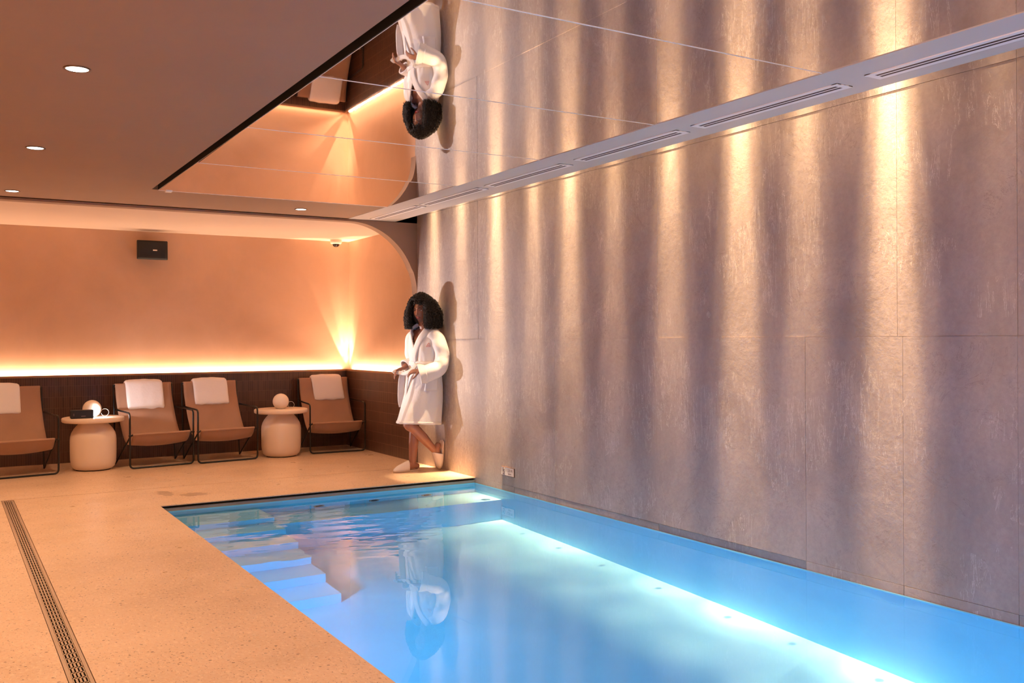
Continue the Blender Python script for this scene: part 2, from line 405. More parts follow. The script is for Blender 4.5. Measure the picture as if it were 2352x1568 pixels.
# water with a patch of ripples
wm = MB(); rows = []; nx, ny = 170, 590; y0_, y1_ = yn, yb
for j in range(ny + 1):
    y = y0_ + (y1_ - y0_) * j / ny; row = []
    for i in range(nx + 1):
        x = xl + (xr - xl) * i / nx
        e = math.exp(-(((x - 2.55) / .85) ** 2 + ((y - 6.35) / .72) ** 2) ** 1.3)
        e2 = math.exp(-(((x - 1.9) / .6) ** 2 + ((y - 6.3) / 1.0) ** 2))
        h = 0
        for (a, b, fr, am) in ((.25, 1, 34, 1), (-.35, .94, 47, .7), (.6, .8, 60, .5), (.05, 1, 21, 1.2), (.12, 1, 95, .42), (-.2, .98, 128, .30), (.35, .93, 78, .35)):
            h += am * math.sin((a * x + b * y) * fr + 2.2 * noise.noise(Vector((x * 2.2, y * 2.2, fr))) * 2)
        z = ZWAT + (e * .00078 + e2 * .00040) * h * (.5 + .8 * noise.noise(Vector((x * 1.7 + 5, y * 1.7, 3)))) + .00006 * math.sin(x * 9 + 3 * noise.noise(Vector((x, y, 0)))) * math.sin(y * 7)
        row.append((x, y, z))
    rows.append(row)
wm.grid(rows)
water = wm.build('pool_water', M_water, smooth=True, normals=False)
tag(water, 'clear blue lit pool water with a patch of ripples beside the submerged steps', 'water', kind='stuff')
water.cycles.is_caustics_caster = True
# pool jets in the far underwater wall
for i, (x, lab) in enumerate(((2.73, 'round steel pool jet nearest the submerged steps, left of the three'), (3.232, 'middle of the three round steel pool jets under the far coping'), (3.739, 'round steel pool jet nearest the stone wall, right of the three'))):
    jt = empty('pool_jet', (x, yb - .001, -.42))
    a = MB(); rows = [[(r * math.cos(2 * PI * k / 24), -d, r * math.sin(2 * PI * k / 24)) for k in range(24)] for r, d in ((.05, 0), (.05, .008), (.036, .012), (.033, .004))]
    a.grid(rows, True, True); a.build('flange', M_steel, jt, True)
    a = MB(); a.grid([[(r * math.cos(2 * PI * k / 16), -d, r * math.sin(2 * PI * k / 16)) for k in range(16)] for r, d in ((.033, .005), (.02, .010), (.012, .010), (.01, .002))], True, True); a.build('nozzle', M_bplast, jt, True)
    tag(jt, lab, 'pool jet', 'pool jets under the far coping')

# linear drain
dr = empty('linear_drain', (0, 0, 0))
a = MB(); a.box((DX0, .5, -.02), (DX0 + .014, SEAM - .006, -.001)); a.box((DX1 - .014, .5, -.02), (DX1, SEAM - .006, -.001)); a.box((DX0, SEAM - .03, -.019), (DX1, SEAM - .006, -.0012))
a.build('frame', M_steel, dr)
a = MB(); a.box((DX0, .5, -.026), (DX1, SEAM - .006, -.02)); a.build('channel', M_black, dr)
a = MB(); gx0, gx1 = DX0 + .015, DX1 - .015; ncol = 4; sl = .0058; per = (gx1 - gx0) / ncol
zt, zb_ = -.002, -.005
def plate(x0, x1, y0, y1): a.box((x0, y0, zb_), (x1, y1, zt))
for k in range(ncol + 1):
    xa = gx0 + per * k - (per - sl) / 2; xb = xa + (per - sl)
    plate(max(gx0, xa), min(gx1, xb), .5, SEAM - .03)
yy = .5; kk = 0
while yy < SEAM - .05:
    plate(gx0, gx1, yy, yy + .011); yy += .065
a.build('grate', M_steel, dr)
tag(dr, 'long slotted metal floor drain running along the terrazzo deck beside the pool', 'drain')

# ------------------------------------------------------------------ walls
# stone wall of big slabs
sw = MB()
random.seed(4)
def slab(y0, y1, z0, z1, off): sw.box((XW + off, y0 + .0007, z0 + .0007), (XW + .05, y1 - .0007, z1 - .0007))
low = [-3.0, -1.38, -.73, -.09, .55, 1.2, 1.84, 2.53, 3.139, 3.782, 5.087, 6.38, 7.019, 8.31, 8.957]
for i in range(len(low) - 1):
    o_ = (.0, .0006, .0002, .0008, .0, .0006, .0, .0009, .0004, -.0006, .0005, .0, .0008, .0002)[i]
    slab(low[i], low[i + 1], .0, 1.2855, o_)
upy = [-3.0, -1.38, -.09, .55, 1.2, 1.84, 2.529, 3.17, 3.79, 5.087, 6.38, 7.65]
for i in range(len(upy) - 1):
    o_ = (.0016, .002, .0014, .0022, .0014, .002, .0016, .0012, .0022, .0012, .0018)[i]
    slab(upy[i], upy[i + 1], 1.2855, 2.5636, o_); slab(upy[i], upy[i + 1], 2.5636, 4.42, o_ - .001)
# last slab with its raked far edge
for z0, z1 in ((1.2855, 2.5636), (2.5636, 4.42)):
    e = lambda z: 8.957 if z < 1.78 else 8.957 - (z - 1.78) * .135
    zs = [z0 + .0012] + ([1.78] if z0 < 1.78 < z1 else []) + [z1 - .0012]
    poly = [(XW, 7.6512, z) for z in (zs[0],)] + [(XW, e(z), z) for z in zs] + [(XW, 7.6512, zs[-1])]
    sw.prism(poly, (.05, 0, 0))
# slab strips below deck level, down to the waterline
for i in range(len(low) - 2):
    if low[i] > -2.9 or True:
        y1 = min(low[i + 1], YP + .04)
        if low[i] < YP: sw.box((XW + .0006 * ((i * 7) % 4), low[i] + .0015, -.14), (XW + .05, y1 - .0015, -.0015))
sw.box((XW + .006, -3.0, -.14), (XW + .06, 8.99, 4.42))
struct(sw.build('wall_right', M_stone))
# alcove side wall, tile below, plaster above
a = MB(); a.box((XW, YA, -.02), (XW + .062, YB + .07, ZT - .022)); struct(a.build('wall_alcove_side_tile', M_tile_y))
a = MB(); a.box((-3.5, YB, -.02), (XW + .0005, YB + .062, ZT - .022)); struct(a.build('wall_back_tile', M_tile_x))
# ledge trims leave a slot for the LED strip
a = MB(); a.box((-3.5, YB - .006, ZT - .022), (XW - .006, YB + .012, ZT)); a.box((XW - .006, 8.962, ZT - .022), (XW + .012, YB + .012, ZT))
struct(a.build('trim_3', M_trim))
a = MB(); a.box((-3.5, YB + .062, ZT - .05), (4.4, YB + .16, 2.6)); struct(a.build('wall_back', M_plaster))
a = MB(); a.box((XW + .062, 8.9, ZT - .05), (XW + .16, YB + .16, 2.6)); struct(a.build('wall_alcove_side', M_plaster))
a = MB(); a.box((-3.5, YA, 2.495), (4.4, YB + .16, 2.6)); struct(a.build('ceiling_alcove', M_alc))
# arched portal between the pool hall and the alcove
ar = MB(); pts = [(XL, 2.475)]
for k in range(25):
    th = PI / 2 - (PI / 2) * k / 24
    pts.append((3.51 + .725 * math.cos(th) * (1.012 if k > 18 else 1), 1.75 + .725 * math.sin(th)))
pts[-1] = (4.243, 1.75)
n = len(pts)
fr = [Vector((x, YA, z)) for x, z in pts]; ft = [Vector((x, YA, 4.42)) for x, z in pts]
br_ = [Vector((x, YA + .12, z)) for x, z in pts]; bt_ = [Vector((x, YA + .12, 4.42)) for x, z in pts]
ar.grid([ft, fr, br_, bt_])
ar.add([(4.243, YA, 1.75), (4.30, YA, 1.75), (4.30, YA, 4.42), (4.243, YA, 4.42)], [(0, 1, 2, 3)])
struct(ar.build('wall_arch', M_ceil, normals=False))
# side reveal where the tile meets the stone
# left wall, near wall, all out of frame
a = MB(); a.box((XL - .1, YN - .1, 0), (XL, 11.15, 2.6)); struct(a.build('wall_left', M_plaster))
a = MB(); a.box((XL, YN - .1, 0), (1.4, YN - .0, 2.6)); a.box((1.4, YN - .1, -.1), (4.4, YN, 4.4)); struct(a.build('wall_near', M_plaster))
a = MB(); a.box((XL, YN, 0), (1.4, YN + .06, .88)); a.box((XL, YN + .048, .88), (1.4, YN + .06, .9069)); struct(a.build('trim_4', M_tile_x))  # unseen ledge, lip shaped to cut the added strip's light on the ceiling

# ------------------------------------------------------------------ ceiling
a = MB()
a.box((XL, YN, ZC), (XM - .055, YM, ZC + .1)); a.box((XL, YM, ZC), (3.482, YA + .001, ZC + .1))
a.box((XM - .055, YN, ZC + .06), (3.5, YM, ZC + .1))
struct(a.build('ceiling', M_ceil))
a = MB(); a.box((XM - .055, YN, ZC + .045), (XM + .0, YM, ZC + .059)); a.box((XM - .0558, YN, ZC + .001), (XM - .0545, YM, ZC + .05)); a.box((XM - .006, YN, ZC + .001), (XM - .0008, YM, ZC + .05)); struct(a.build('trim_5', M_black))
ys = [-3.0, -1.825, -.62, .585, 1.79, 2.997, 4.205, 5.409, 6.61, YM]
tilt = [0, 0, 0, 0, 0, 0, 0, -.0066, -.0035]
place = ['nearest the camera end', 'second from the camera end', 'third from the camera end', 'fourth from the camera end', 'at the top edge of the view', 'reflecting the lower half of the robed woman', 'reflecting the upper half of the robed woman', 'tilted one reflecting a second sliver of dark hair', 'farthest one ending beside the single downlight']
for i in range(9):
    y0, y1 = ys[i] + .003, ys[i + 1] - .003
    p = empty('mirror_ceiling_panel', (XM, y0, ZM))
    L = y1 - y0; dz = tilt[i] * L
    a = MB(); a.prism([(0, 0, 0), (3.482 - XM - .001, 0, 0), (3.482 - XM - .001, L, dz), (0, L, dz)], (0, 0, .012)); a.build('mirror_sheet', M_mirror, p)
    a = MB(); a.box((0, L - .003, dz - .0012), (3.482 - XM - .001, L + .0045, dz + .011)); a.box((-.0008, 0, -.0006), (.002, L, .012)); a.build('edge_strip', M_seam, p)
    tag(p, 'mirrored ceiling panel over the pool, ' + place[i], 'mirror panel', 'mirrored ceiling panels')
# small metal clip at the far corner of the mirrors
a = MB(); a.box((1.55, YM - .02, 2.488), (1.60, YM + .035, 2.4995)); tag(a.build('corner_clip', M_seam, None, bevel=.002), 'tiny square metal clip at the far left corner of the mirrored ceiling', 'clip')
# bulkhead with air vents
xe = lambda y: 3.997 + (y - 8.984) * .0145
a = MB(); a.prism([(3.483, YN, 2.497), (xe(YN), YN, 2.497), (xe(YA), YA, 2.497), (3.483, YA, 2.497)], (0, 0, .45))
struct(a.build('ceiling_bulkhead', M_beam))
a = MB(); a.box((3.4, YN, 4.35), (4.4, YA + .1, 4.45)); a.box((3.4, YN, 2.9), (3.82, YA + .1, 4.4)); struct(a.build('ceiling_slot', M_ceil))
vp = [(8.83, 7.775), (7.69, 6.625), (6.505, 5.43), (5.27, 4.225), (4.10, 3.065), (2.91, 1.87)]
vl = ['farthest, beside the arch', 'second from the arch', 'third from the arch', 'fourth from the arch', 'second nearest the camera, fully in view', 'nearest the camera, cut by the right frame edge']
for (y1, y0), lab in zip(vp, vl):
    v = empty('air_vent', (3.722, (y0 + y1) / 2, 2.497)); h = (y1 - y0) / 2; wv = .056
    fr_ = MB()
    xs = [-wv, -.030, -.010, .010, .030, wv]
    for x0, x1 in ((-wv, -.026), (-.006, .006), (.026, wv)): fr_.box((x0, -h, -.006), (x1, h, .0))
    for s_ in (-1, 1): fr_.box((-wv, min(s_ * h, s_ * (h - .035)), -.0058), (wv, max(s_ * h, s_ * (h - .035)), 0))
    fr_.build('frame', M_white, v, bevel=.0012)
    sm = MB()
    for x0, x1 in ((-.026, -.006), (.006, .026)): sm.box((x0 - .001, -h + .034, -.0052), (x1 + .001, h - .034, -.0004))
    sm.build('slot', M_vdark, v)
    tag(v, 'white double-slot air vent in the bulkhead, ' + lab, 'air vent', 'air vents along the bulkhead')
# downlights
dlab = ['round recessed downlight, largest and nearest the camera in the left row', 'round recessed downlight, middle of the left ceiling row', 'round recessed downlight in the left row closest to the glowing alcove', 'single round recessed downlight right of the mirrored panels by the arch']
dlab[3] = 'single round recessed downlight between the mirrored panels and the arched portal'
for (x, y), lab in zip(DOWN, dlab):
    d = empty('ceiling_downlight', (x, y, ZC))
    a = MB(); rows = [[(r * math.cos(2 * PI * k / 40), r * math.sin(2 * PI * k / 40), z) for k in range(40)] for r, z in ((.058, 0), (.058, -.004), (.050, -.005), (.046, .0), (.046, .0))]
    a.grid(rows, True); a.build('trim_ring', M_ring, d, True)
    a = MB(); a.grid([[(r * math.cos(2 * PI * k / 32), r * math.sin(2 * PI * k / 32), z) for k in range(32)] for r, z in ((.0475, -.0008), (.047, -.0022), (.02, -.003))], True, True); a.build('lens', M_down, d, True)
    tag(d, lab, 'ceiling light', 'recessed ceiling downlights')

# ------------------------------------------------------------------ lounge chairs
def make_chair():
    ch = empty('sling_chair')
    r = .0092; W = .3225
    a = MB()
    a.tube(rounded([(-W + .01, .49, .575), (-W, .02, .555), (-W, 0, .56), (-W, 0, r), (W, 0, r), (W, 0, .56), (W, .02, .555), (W - .01, .49, .575)][0:1] + [(-W, .0, .562), (-W, 0, r), (W, 0, r), (W, 0, .562)] + [(W - .01, .49, .575)], .045, 7), r, 10)
    a.build('arm_frame', M_metal, ch, True)
    for s in (-1, 1):
        a = MB(); a.tube([(s * .305, .575, .822), (s * .308, .535, .42), (s * .311, .495, .012)], [r, r, r * .8], 10, round_ends=True); a.build('back_post', M_metal, ch, True)
        a = MB(); a.tube([(s * .305, .024, .335), (s * .311, .488, .014)], r, 10, round_ends=True)
        a.tube([(s * .280, .024, .335), (s * W, .0, .336)], r * .9, 8, round_ends=True); a.ell((s * W, 0, .336), (.014, .014, .014), None, 12, 8)
        a.build('seat_rail', M_metal, ch, True)
    a = MB(); a.tube([(-.305, .575, .820), (.305, .575, .820)], r, 10); a.build('cross_bar', M_metal, ch, True)
    a = MB(); a.tube([(-.29, .024, .335), (.29, .024, .335)], r * .9, 10); a.build('cross_bar', M_metal, ch, True)
    prof = smooth_path([Vector((0, y, z)) for y, z in ((.585, .800), (.590, .822), (.574, .834), (.555, .822), (.530, .70), (.475, .57), (.395, .43), (.300, .31), (.200, .243), (.120, .236), (.055, .275), (.012, .328), (.000, .342), (.012, .352), (.03, .342))], 5)
    rows = []
    for p in prof:
        row = []
        for i in range(17):
            u = -1 + 2 * i / 16; sag = (1 - u * u)
            low_ = max(0, min(1, (.70 - p.z) / .4)) * max(0, min(1, (p.y - .0) / .06)) * max(0, min(1, (.345 - p.z) / .05 if p.y < .15 else 1))
            row.append((u * .292, p.y + .018 * sag * (1 if .2 < p.y < .55 else 0) * low_, p.z - .024 * sag * low_))
        rows.append(row)
    a = MB(); a.grid(rows); sl_ = a.build('sling', M_sling, ch, True, solid=.005)
    return ch
def place(o, x, y, deg): o.location = (x, y, 0); o.rotation_euler = (0, 0, R(deg))
chairs = [(.638, 10.048, 8.8, 'tan canvas sling chair with black tube frame cut off by the left picture edge'),
          (1.92, 10.125, 8.8, 'tan canvas sling chair just right of the table with the black box'),
          (2.597, 10.163, 6.1, 'tan canvas sling chair with black tube frame just left of the second side table'),
          (3.865, 10.281, -3.0, 'tan canvas sling chair with black tube frame in the tiled corner beside the woman')]
proto = make_chair(); CH = []
for i, (x, y, dg, lab) in enumerate(chairs):
    o = proto if i == 0 else copy_tree(proto)
    place(o, x, y, dg); tag(o, lab, 'chair', 'sling chairs along the back wall'); CH.append(o)
# folded towels over the chair backs
def make_towel(seed, w_, drop, skew, xoff):
    rnd = random.Random(seed); a = MB(); th = .017
    cl = smooth_path([Vector((0, y, z)) for y, z in ((.645, .62), (.628, .74), (.612, .835), (.575, .862), (.540, .835), (.522, .74), (.490, .84 - drop))], 6)
    outer = []; inner = []
    for i, p in enumerate(cl):
        q = cl[min(i + 1, len(cl) - 1)] - cl[max(i - 1, 0)]; nn = Vector((0, -q.z, q.y)).normalized()
        outer.append(p - nn * th); inner.append(p + nn * th)
    # closed profile around the thickness, puffed at the front fold
    ring = outer + [cl[-1] + (cl[-1] - cl[-2]).normalized() * th * .9] + inner[::-1] + [cl[0] - (cl[1] - cl[0]).normalized() * th * .8]
    rows = []
    N = 22
    for k in range(N + 1):
        u = -1 + 2 * k / N; e = max(0, abs(u) - .9) / .1; sc = 1 - .55 * e * e
        row = []
        for p in ring:
            cen = min(cl, key=lambda c_: (c_ - p).length)
            q = cen + (p - cen) * sc
            nz = noise.noise(Vector((u * 2 + seed, q.y * 5, q.z * 6))) * .007
            low_ = max(0, (.84 - q.z) / .25)
            row.append((u * w_ + skew * low_ * (1 if q.y < .57 else 0) * .9, q.y + nz, q.z + nz * .8 - .012 * (u * u) * (1 if q.z > .8 else 0) + .010 * low_ * noise.noise(Vector((u * 2.3, seed, 1)))))
        rows.append(row)
    a.grid(rows, True, True)
    return a
tw = [(0, .185, .255, .0, .0, 'folded white towel over the back of the chair cut by the left picture edge', -.085), (1, .192, .27, .006, 0, 'folded white towel over the chair right of the table with the black box', 0.0),
      (2, .188, .245, .010, 0, 'folded white towel over the chair left of the second side table', -.005), (3, .182, .255, .028, 0, 'folded white towel slanting over the back of the corner chair', .03)]
for i, w_, drop, skew, xo, lab, dx in tw:
    o = make_towel(i + 3, w_, drop, skew, xo).build('folded_towel', M_towel, None, True)
    x, y, dg, _ = chairs[i]
    ca, sa = math.cos(R(dg)), math.sin(R(dg)); o.location = (x + ca * dx, y + sa * dx, .0); o.rotation_euler = (0, 0, R(dg))
    tag(o, lab, 'towel', 'folded towels on the sling chairs')

# ------------------------------------------------------------------ side tables, globe lamps
def make_table():
    t_ = empty('side_table')
    a = MB(); a.lathe([(.001, .004), (.150, .004), (.175, .012), (.197, .034), (.208, .065), (.213, .11), (.215, .2), (.215, .30), (.212, .335), (.202, .372), (.182, .408), (.158, .438), (.140, .458), (.134, .478), (.10, .48), (.001, .48)], 56); a.build('base', M_table, t_, True)
    a = MB(); a.lathe([(.001, .478), (.272, .478), (.284, .482), (.290, .490), (.290, .516), (.286, .523), (.278, .526), (.001, .526)], 64); a.build('table_top', M_table, t_, True)
    a = MB(); a.lathe([(.001, .0), (.16, .0), (.16, .006), (.001, .006)], 40); a.build('foot', M_black, t_, True)
    return t_
tp = make_table(); place(tp, 1.292, 10.30, 0); tag(tp, 'cream jar-shaped side table holding the black box and a globe lamp', 'side table', 'jar-shaped side tables')
tq = copy_tree(tp); place(tq, 3.223, 10.34, 0); tag(tq, 'cream jar-shaped side table with only a globe lamp, between two chairs', 'side table', 'jar-shaped side tables')
def make_globe():
    t_ = empty('globe_lamp')
    a = MB(); prof = []
    for k in range(19):
        th = R(28) + (PI - R(28) - .02) * k / 18
        prof.append((.0885 * math.sin(th), .078 - .0885 * math.cos(th)))
    a.lathe([(.001, .0)] + prof, 44); a.build('globe', M_globe, t_, True)
    a = MB(); pts = [Vector((.085 + .038 + .036 * math.cos(th), .02 + .012 * math.sin(th * .5), .036 + .036 * math.sin(th))) for th in [R(-175 + 350 * k / 40) for k in range(41)]]
    a.tube(pts, .0022, 6); a.build('wrist_loop', M_loop, t_, True)
    return t_
g1 = make_globe(); g1.location = (1.287, 10.345, .5265); tag(g1, 'opal globe lamp lit by the black box in front of it on the left table', 'globe lamp', 'globe lamps on the side tables')
g2 = copy_tree(g1); g2.location = (3.222, 10.345, .5265); tag(g2, 'opal globe lamp standing alone on the right-hand side table', 'globe lamp', 'globe lamps on the side tables')
# black box with a bright lamp on its right end
pj = empty('torch_speaker', (1.172, 10.165, .5265), 0)
a = MB(); a.box((-.105, -.04, .0), (.105, .04, .083)); a.build('case', M_bplast, pj, bevel=.010, seg=3)
a = MB(); a.grid([[(x, r * math.cos(2 * PI * k / 24), .0415 + r * math.sin(2 * PI * k / 24)) for k in range(24)] for r, x in ((.034, .104), (.034, .112), (.028, .114), (.01, .1145))], True, True); a.build('lamp_lens', M_lens, pj, True)
M_fm = mat('faint_marking', (.25, .16, .17), .5)
a = MB(); a.box((-.078, -.0412, .028), (-.074, -.0398, .05)); a.build('button', M_fm, pj)
a = MB(); a.box((-.01, -.0412, .02), (.03, -.0398, .026)); a.build('badge', M_fm, pj)
tag(pj, 'small black box with bright white end lamp on the left side table', 'portable speaker light')
light('SPOT', 'torch_lamp', (1.292, 10.165, .568), (.787, -.572, .245), 500, (1, .93, .94), spot_size=R(42), spot_blend=.9, shadow_soft_size=.014)
light('AREA', 'torch_lamp_glow', (1.289, 10.165, .568), (1, .15, .0), 3.5, (1, .95, 1), shape='DISK', size=.05)

# ------------------------------------------------------------------ wall speaker, dome camera, depth sign
sp_ = empty('wall_speaker', (1.965, 10.86, 2.275), 0)
a = MB(); W2, H2 = .168, .104
def ring_(y, w_, h_, cz=0): return [(-w_, y, -h_ + cz), (w_, y, -h_ + cz), (w_, y, h_ + cz), (-w_, y, h_ + cz)]
a.grid([ring_(.15, .13, .085, .01), ring_(.03, .150, .10), ring_(0, .160, .104), ring_(-.018, .160, .104)], True, True); a.build('cabinet', M_bplast, sp_, bevel=.010, seg=3)
a = MB(); rows = []
for j in range(13):
    z = -.098 + .196 * j / 12; rows.append([(x, -.0195 - .014 * (1 - (z / .105) ** 2) - .004 * (1 - (x / .155) ** 2), z) for x in [-.150 + .300 * i / 12 for i in range(13)]])
a.grid(rows); a.build('grille', mat('speaker_grille', (.010, .010, .010), .6), sp_, True, solid=.002)
a = MB(); a.box((.0, -.042, -.010), (.044, -.038, .004)); a.build('badge', mat('pale_badge', (.72, .66, .62), .4), sp_, bevel=.001)
a = MB(); a.box((-.03, .14, -.03), (.03, .205, .03)); a.build('bracket', M_bplast, sp_)
tag(sp_, 'black rectangular loudspeaker mounted high on the orange plaster wall', 'speaker')
dm = empty('dome_camera', (4.085, 10.90, 2.495))
a = MB(); a.lathe([(.001, 0), (.068, 0), (.070, -.030), (.062, -.044), (.045, -.050), (.001, -.05)], 40); a.build('housing', M_cplast, dm, True)
a = MB(); a.lathe([(.044, -.048), (.041, -.062), (.033, -.075), (.020, -.084), (.006, -.087), (.001, -.0871)], 32); a.build('dome', mat('smoked_dome', (.02, .01, .008), .06), dm, True)
tag(dm, 'small cream dome security camera with smoked dome in the alcove ceiling corner', 'security camera')
sg = empty('depth_sign', (XW, 7.119, .122))
a = MB(); a.box((-.007, -.108, -.036), (-.0005, .108, .036)); a.build('plate', M_sign, sg, bevel=.001)
a = MB()
for z0, z1, y0, y1 in ((-.0375, -.0345, -.1095, .1095), (.0352, .0372, -.1095, .1095), (-.0375, .0372, -.1105, -.1070)): a.box((-.0078, y0, z0), (-.0004, y1, z1))
a.build('border', M_signe, sg)
def text(body, size, loc, parent, name, mt, ext=.0006):
    cu = bpy.data.curves.new(name, 'FONT'); cu.body = body; cu.size = size; cu.extrude = ext; cu.align_x = 'CENTER'; cu.align_y = 'CENTER'
    o = bpy.data.objects.new(name, cu); COL.objects.link(o)
    dg = bpy.context.evaluated_depsgraph_get(); me = bpy.data.meshes.new_from_object(o.evaluated_get(dg)); bpy.data.objects.remove(o)
    me.materials.clear(); me.materials.append(mt)
    n = bpy.data.objects.new(name, me); COL.objects.link(n); n.parent = parent; n.location = loc
    n.matrix_local = Matrix.Translation(loc) @ Matrix(((0, 0, -1), (-1, 0, 0), (0, 1, 0))).to_4x4()
    return n
text('1.20 M', .036, (-.0076, -.032, .010), sg, 'depth_figures', M_signt); text('DEPTH', .016, (-.0076, -.035, -.019), sg, 'depth_caption', M_signt)
a = MB()
a.ell((-.0076, .070, .006), (.0006, .008, .008), None, 14, 8); a.tube([(-.0078, .073, .002), (-.0078, .060, .016), (-.0078, .052, .024)], .003, 6); a.tube([(-.0078, .066, .0), (-.0078, .057, -.012)], .003, 6)
a.tube([(-.0078, .068 + .024 * math.cos(q), .006 + .024 * math.sin(q)) for q in [2 * PI * k / 24 for k in range(25)]], .0014, 5); a.box((-.0085, .046, -.029), (-.0070, .084, -.022))
a.build('diver_symbol', M_signt, sg)
tag(sg, 'small pale 1.20 M depth sign low on the stone wall above the waterline', 'sign')
#PERSON#
# ------------------------------------------------------------------ the woman leaning on the stone wall
wo = empty('person', (4.06, 8.43, 0))
PL = Vector((4.06, 8.43, 0))
def rel(p): return Vector(p) - PL
fb = Vector((-.94, -.342, 0)); lb = Vector((.342, -.94, 0))          # chest direction, her left
hf_ = Vector((-.80, -.60, -.03)).normalized(); hl = Vector((0, 0, 1)).cross(hf_).normalized(); hu = hf_.cross(hl) * -1
hu = hl.cross(hf_).normalized(); hu = hu if hu.z > 0 else -hu
HC = Vector((4.030, 8.415, 1.566))
def H(x, y, z): return HC + hl * x + hf_ * y + hu * z - PL
def sst(a, b, x):
    t_ = max(0, min(1, (x - a) / (b - a))); return t_ * t_ * (3 - 2 * t_)
def head_pt(d):
    x, y, z = d
    X = .072 * x; Y = .090 * y; Z = .113 * z
    low_ = sst(.0, -1.0, z)
    X *= 1 - .38 * low_ ** 1.3
    if y > 0: Y *= 1 - .05 * low_; Y += .006 * low_
    else: Y *= 1 - .42 * low_
    if y > 0:
        ga = lambda x0, z0, sx, sz: math.exp(-((X - x0) / sx) ** 2 - ((Z - z0) / sz) ** 2)
        Y += .006 * ga(0, .024, .045, .010)                      # brow
        Y -= .010 * (ga(.030, .004, .016, .012) + ga(-.030, .004, .016, .012))
        Y += .010 * ga(0, -.004, .0075, .020) + .022 * ga(0, -.031, .0095, .012) + .008 * (ga(.011, -.036, .006, .006) + ga(-.011, -.036, .006, .006))
        Y += .005 * (ga(.036, -.030, .016, .016) + ga(-.036, -.030, .016, .016))
        Y += .007 * ga(0, -.066, .020, .010) - .004 * ga(0, -.082, .018, .005) + .008 * ga(0, -.098, .018, .012)
    return X, Y, Z
hv = []; n1_, n2_ = 56, 72
rows = []
for i in range(n1_ + 1):
    th = PI * min(max(i, .15), n1_ - .15) / n1_; row = []
    for k in range(n2_):
        ph = 2 * PI * k / n2_; d = (math.sin(th) * math.cos(ph), math.sin(th) * math.sin(ph), -math.cos(th))
        q = head_pt(d); hv.append(q); row.append(H(*q))
    rows.append(row)
def face_y(x, z):
    best = min((v for v in hv if v[1] > 0), key=lambda v: (v[0] - x) ** 2 + (v[2] - z) ** 2); return best[1]
B_ = MB(); B_.grid(rows, True, True)
def limb(pts, rad, flat=1.0, ref=None, k=5, n=14):
    B_.tube([rel(p) for p in smooth_path(pts, k)], lerp_list(rad, k), n, flat=flat, ref=ref, round_ends=True)
# neck and trunk
limb([(4.085, 8.435, 1.33), (4.072, 8.43, 1.40), (4.05, 8.425, 1.47), (4.045, 8.42, 1.52)], [.062, .050, .047, .05])
def brings(mb, rings, n=32, fdir=fb, ldir=lb, off=0, cap=True):
    rows = []
    for z, cx_, cy_, a_, b2 in rings:
        rows.append([rel((cx_, cy_, z)) + fdir * ((a_ + off) * math.cos(2 * PI * k / n)) + ldir * ((b2 + off) * math.sin(2 * PI * k / n)) for k in range(n)])
    mb.grid(rows, True, cap)
brings(B_, [(1.405, 4.08, 8.43, .03, .05), (1.385, 4.08, 8.43, .055, .10), (1.35, 4.078, 8.43, .080, .150), (1.29, 4.074, 8.43, .098, .150), (1.2, 4.07, 8.43, .10, .145), (1.08, 4.075, 8.43, .085, .13), (.98, 4.085, 8.43, .10, .15), (.88, 4.085, 8.43, .108, .165), (.80, 4.08, 8.43, .10, .16)])
# legs: her left is bent with the foot flat against the wall, her right stands
limb([(4.085, 8.35, .88), (3.96, 8.345, .67), (3.855, 8.345, .485), (3.915, 8.35, .425), (4.02, 8.355, .32), (4.128, 8.36, .205)], [.082, .073, .057, .052, .050, .034])
limb([(4.085, 8.51, .88), (4.03, 8.49, .68), (3.972, 8.465, .47), (3.962, 8.455, .38), (3.955, 8.45, .27), (3.935, 8.435, .085)], [.082, .07, .052, .047, .050, .033])
# feet
limb([(3.965, 8.435, .052), (3.90, 8.428, .050), (3.835, 8.421, .034), (3.778, 8.414, .028)], [.032, .035, .029, .018], k=3)
limb([(4.160, 8.362, .222), (4.166, 8.362, .15), (4.181, 8.366, .100), (4.182, 8.368, .065)], [.034, .034, .026, .016], k=3)
B_.ell(rel((4.176, 8.362, .240)), (.032, .03, .034)); B_.ell(rel((3.978, 8.437, .045)), (.034, .03, .030))
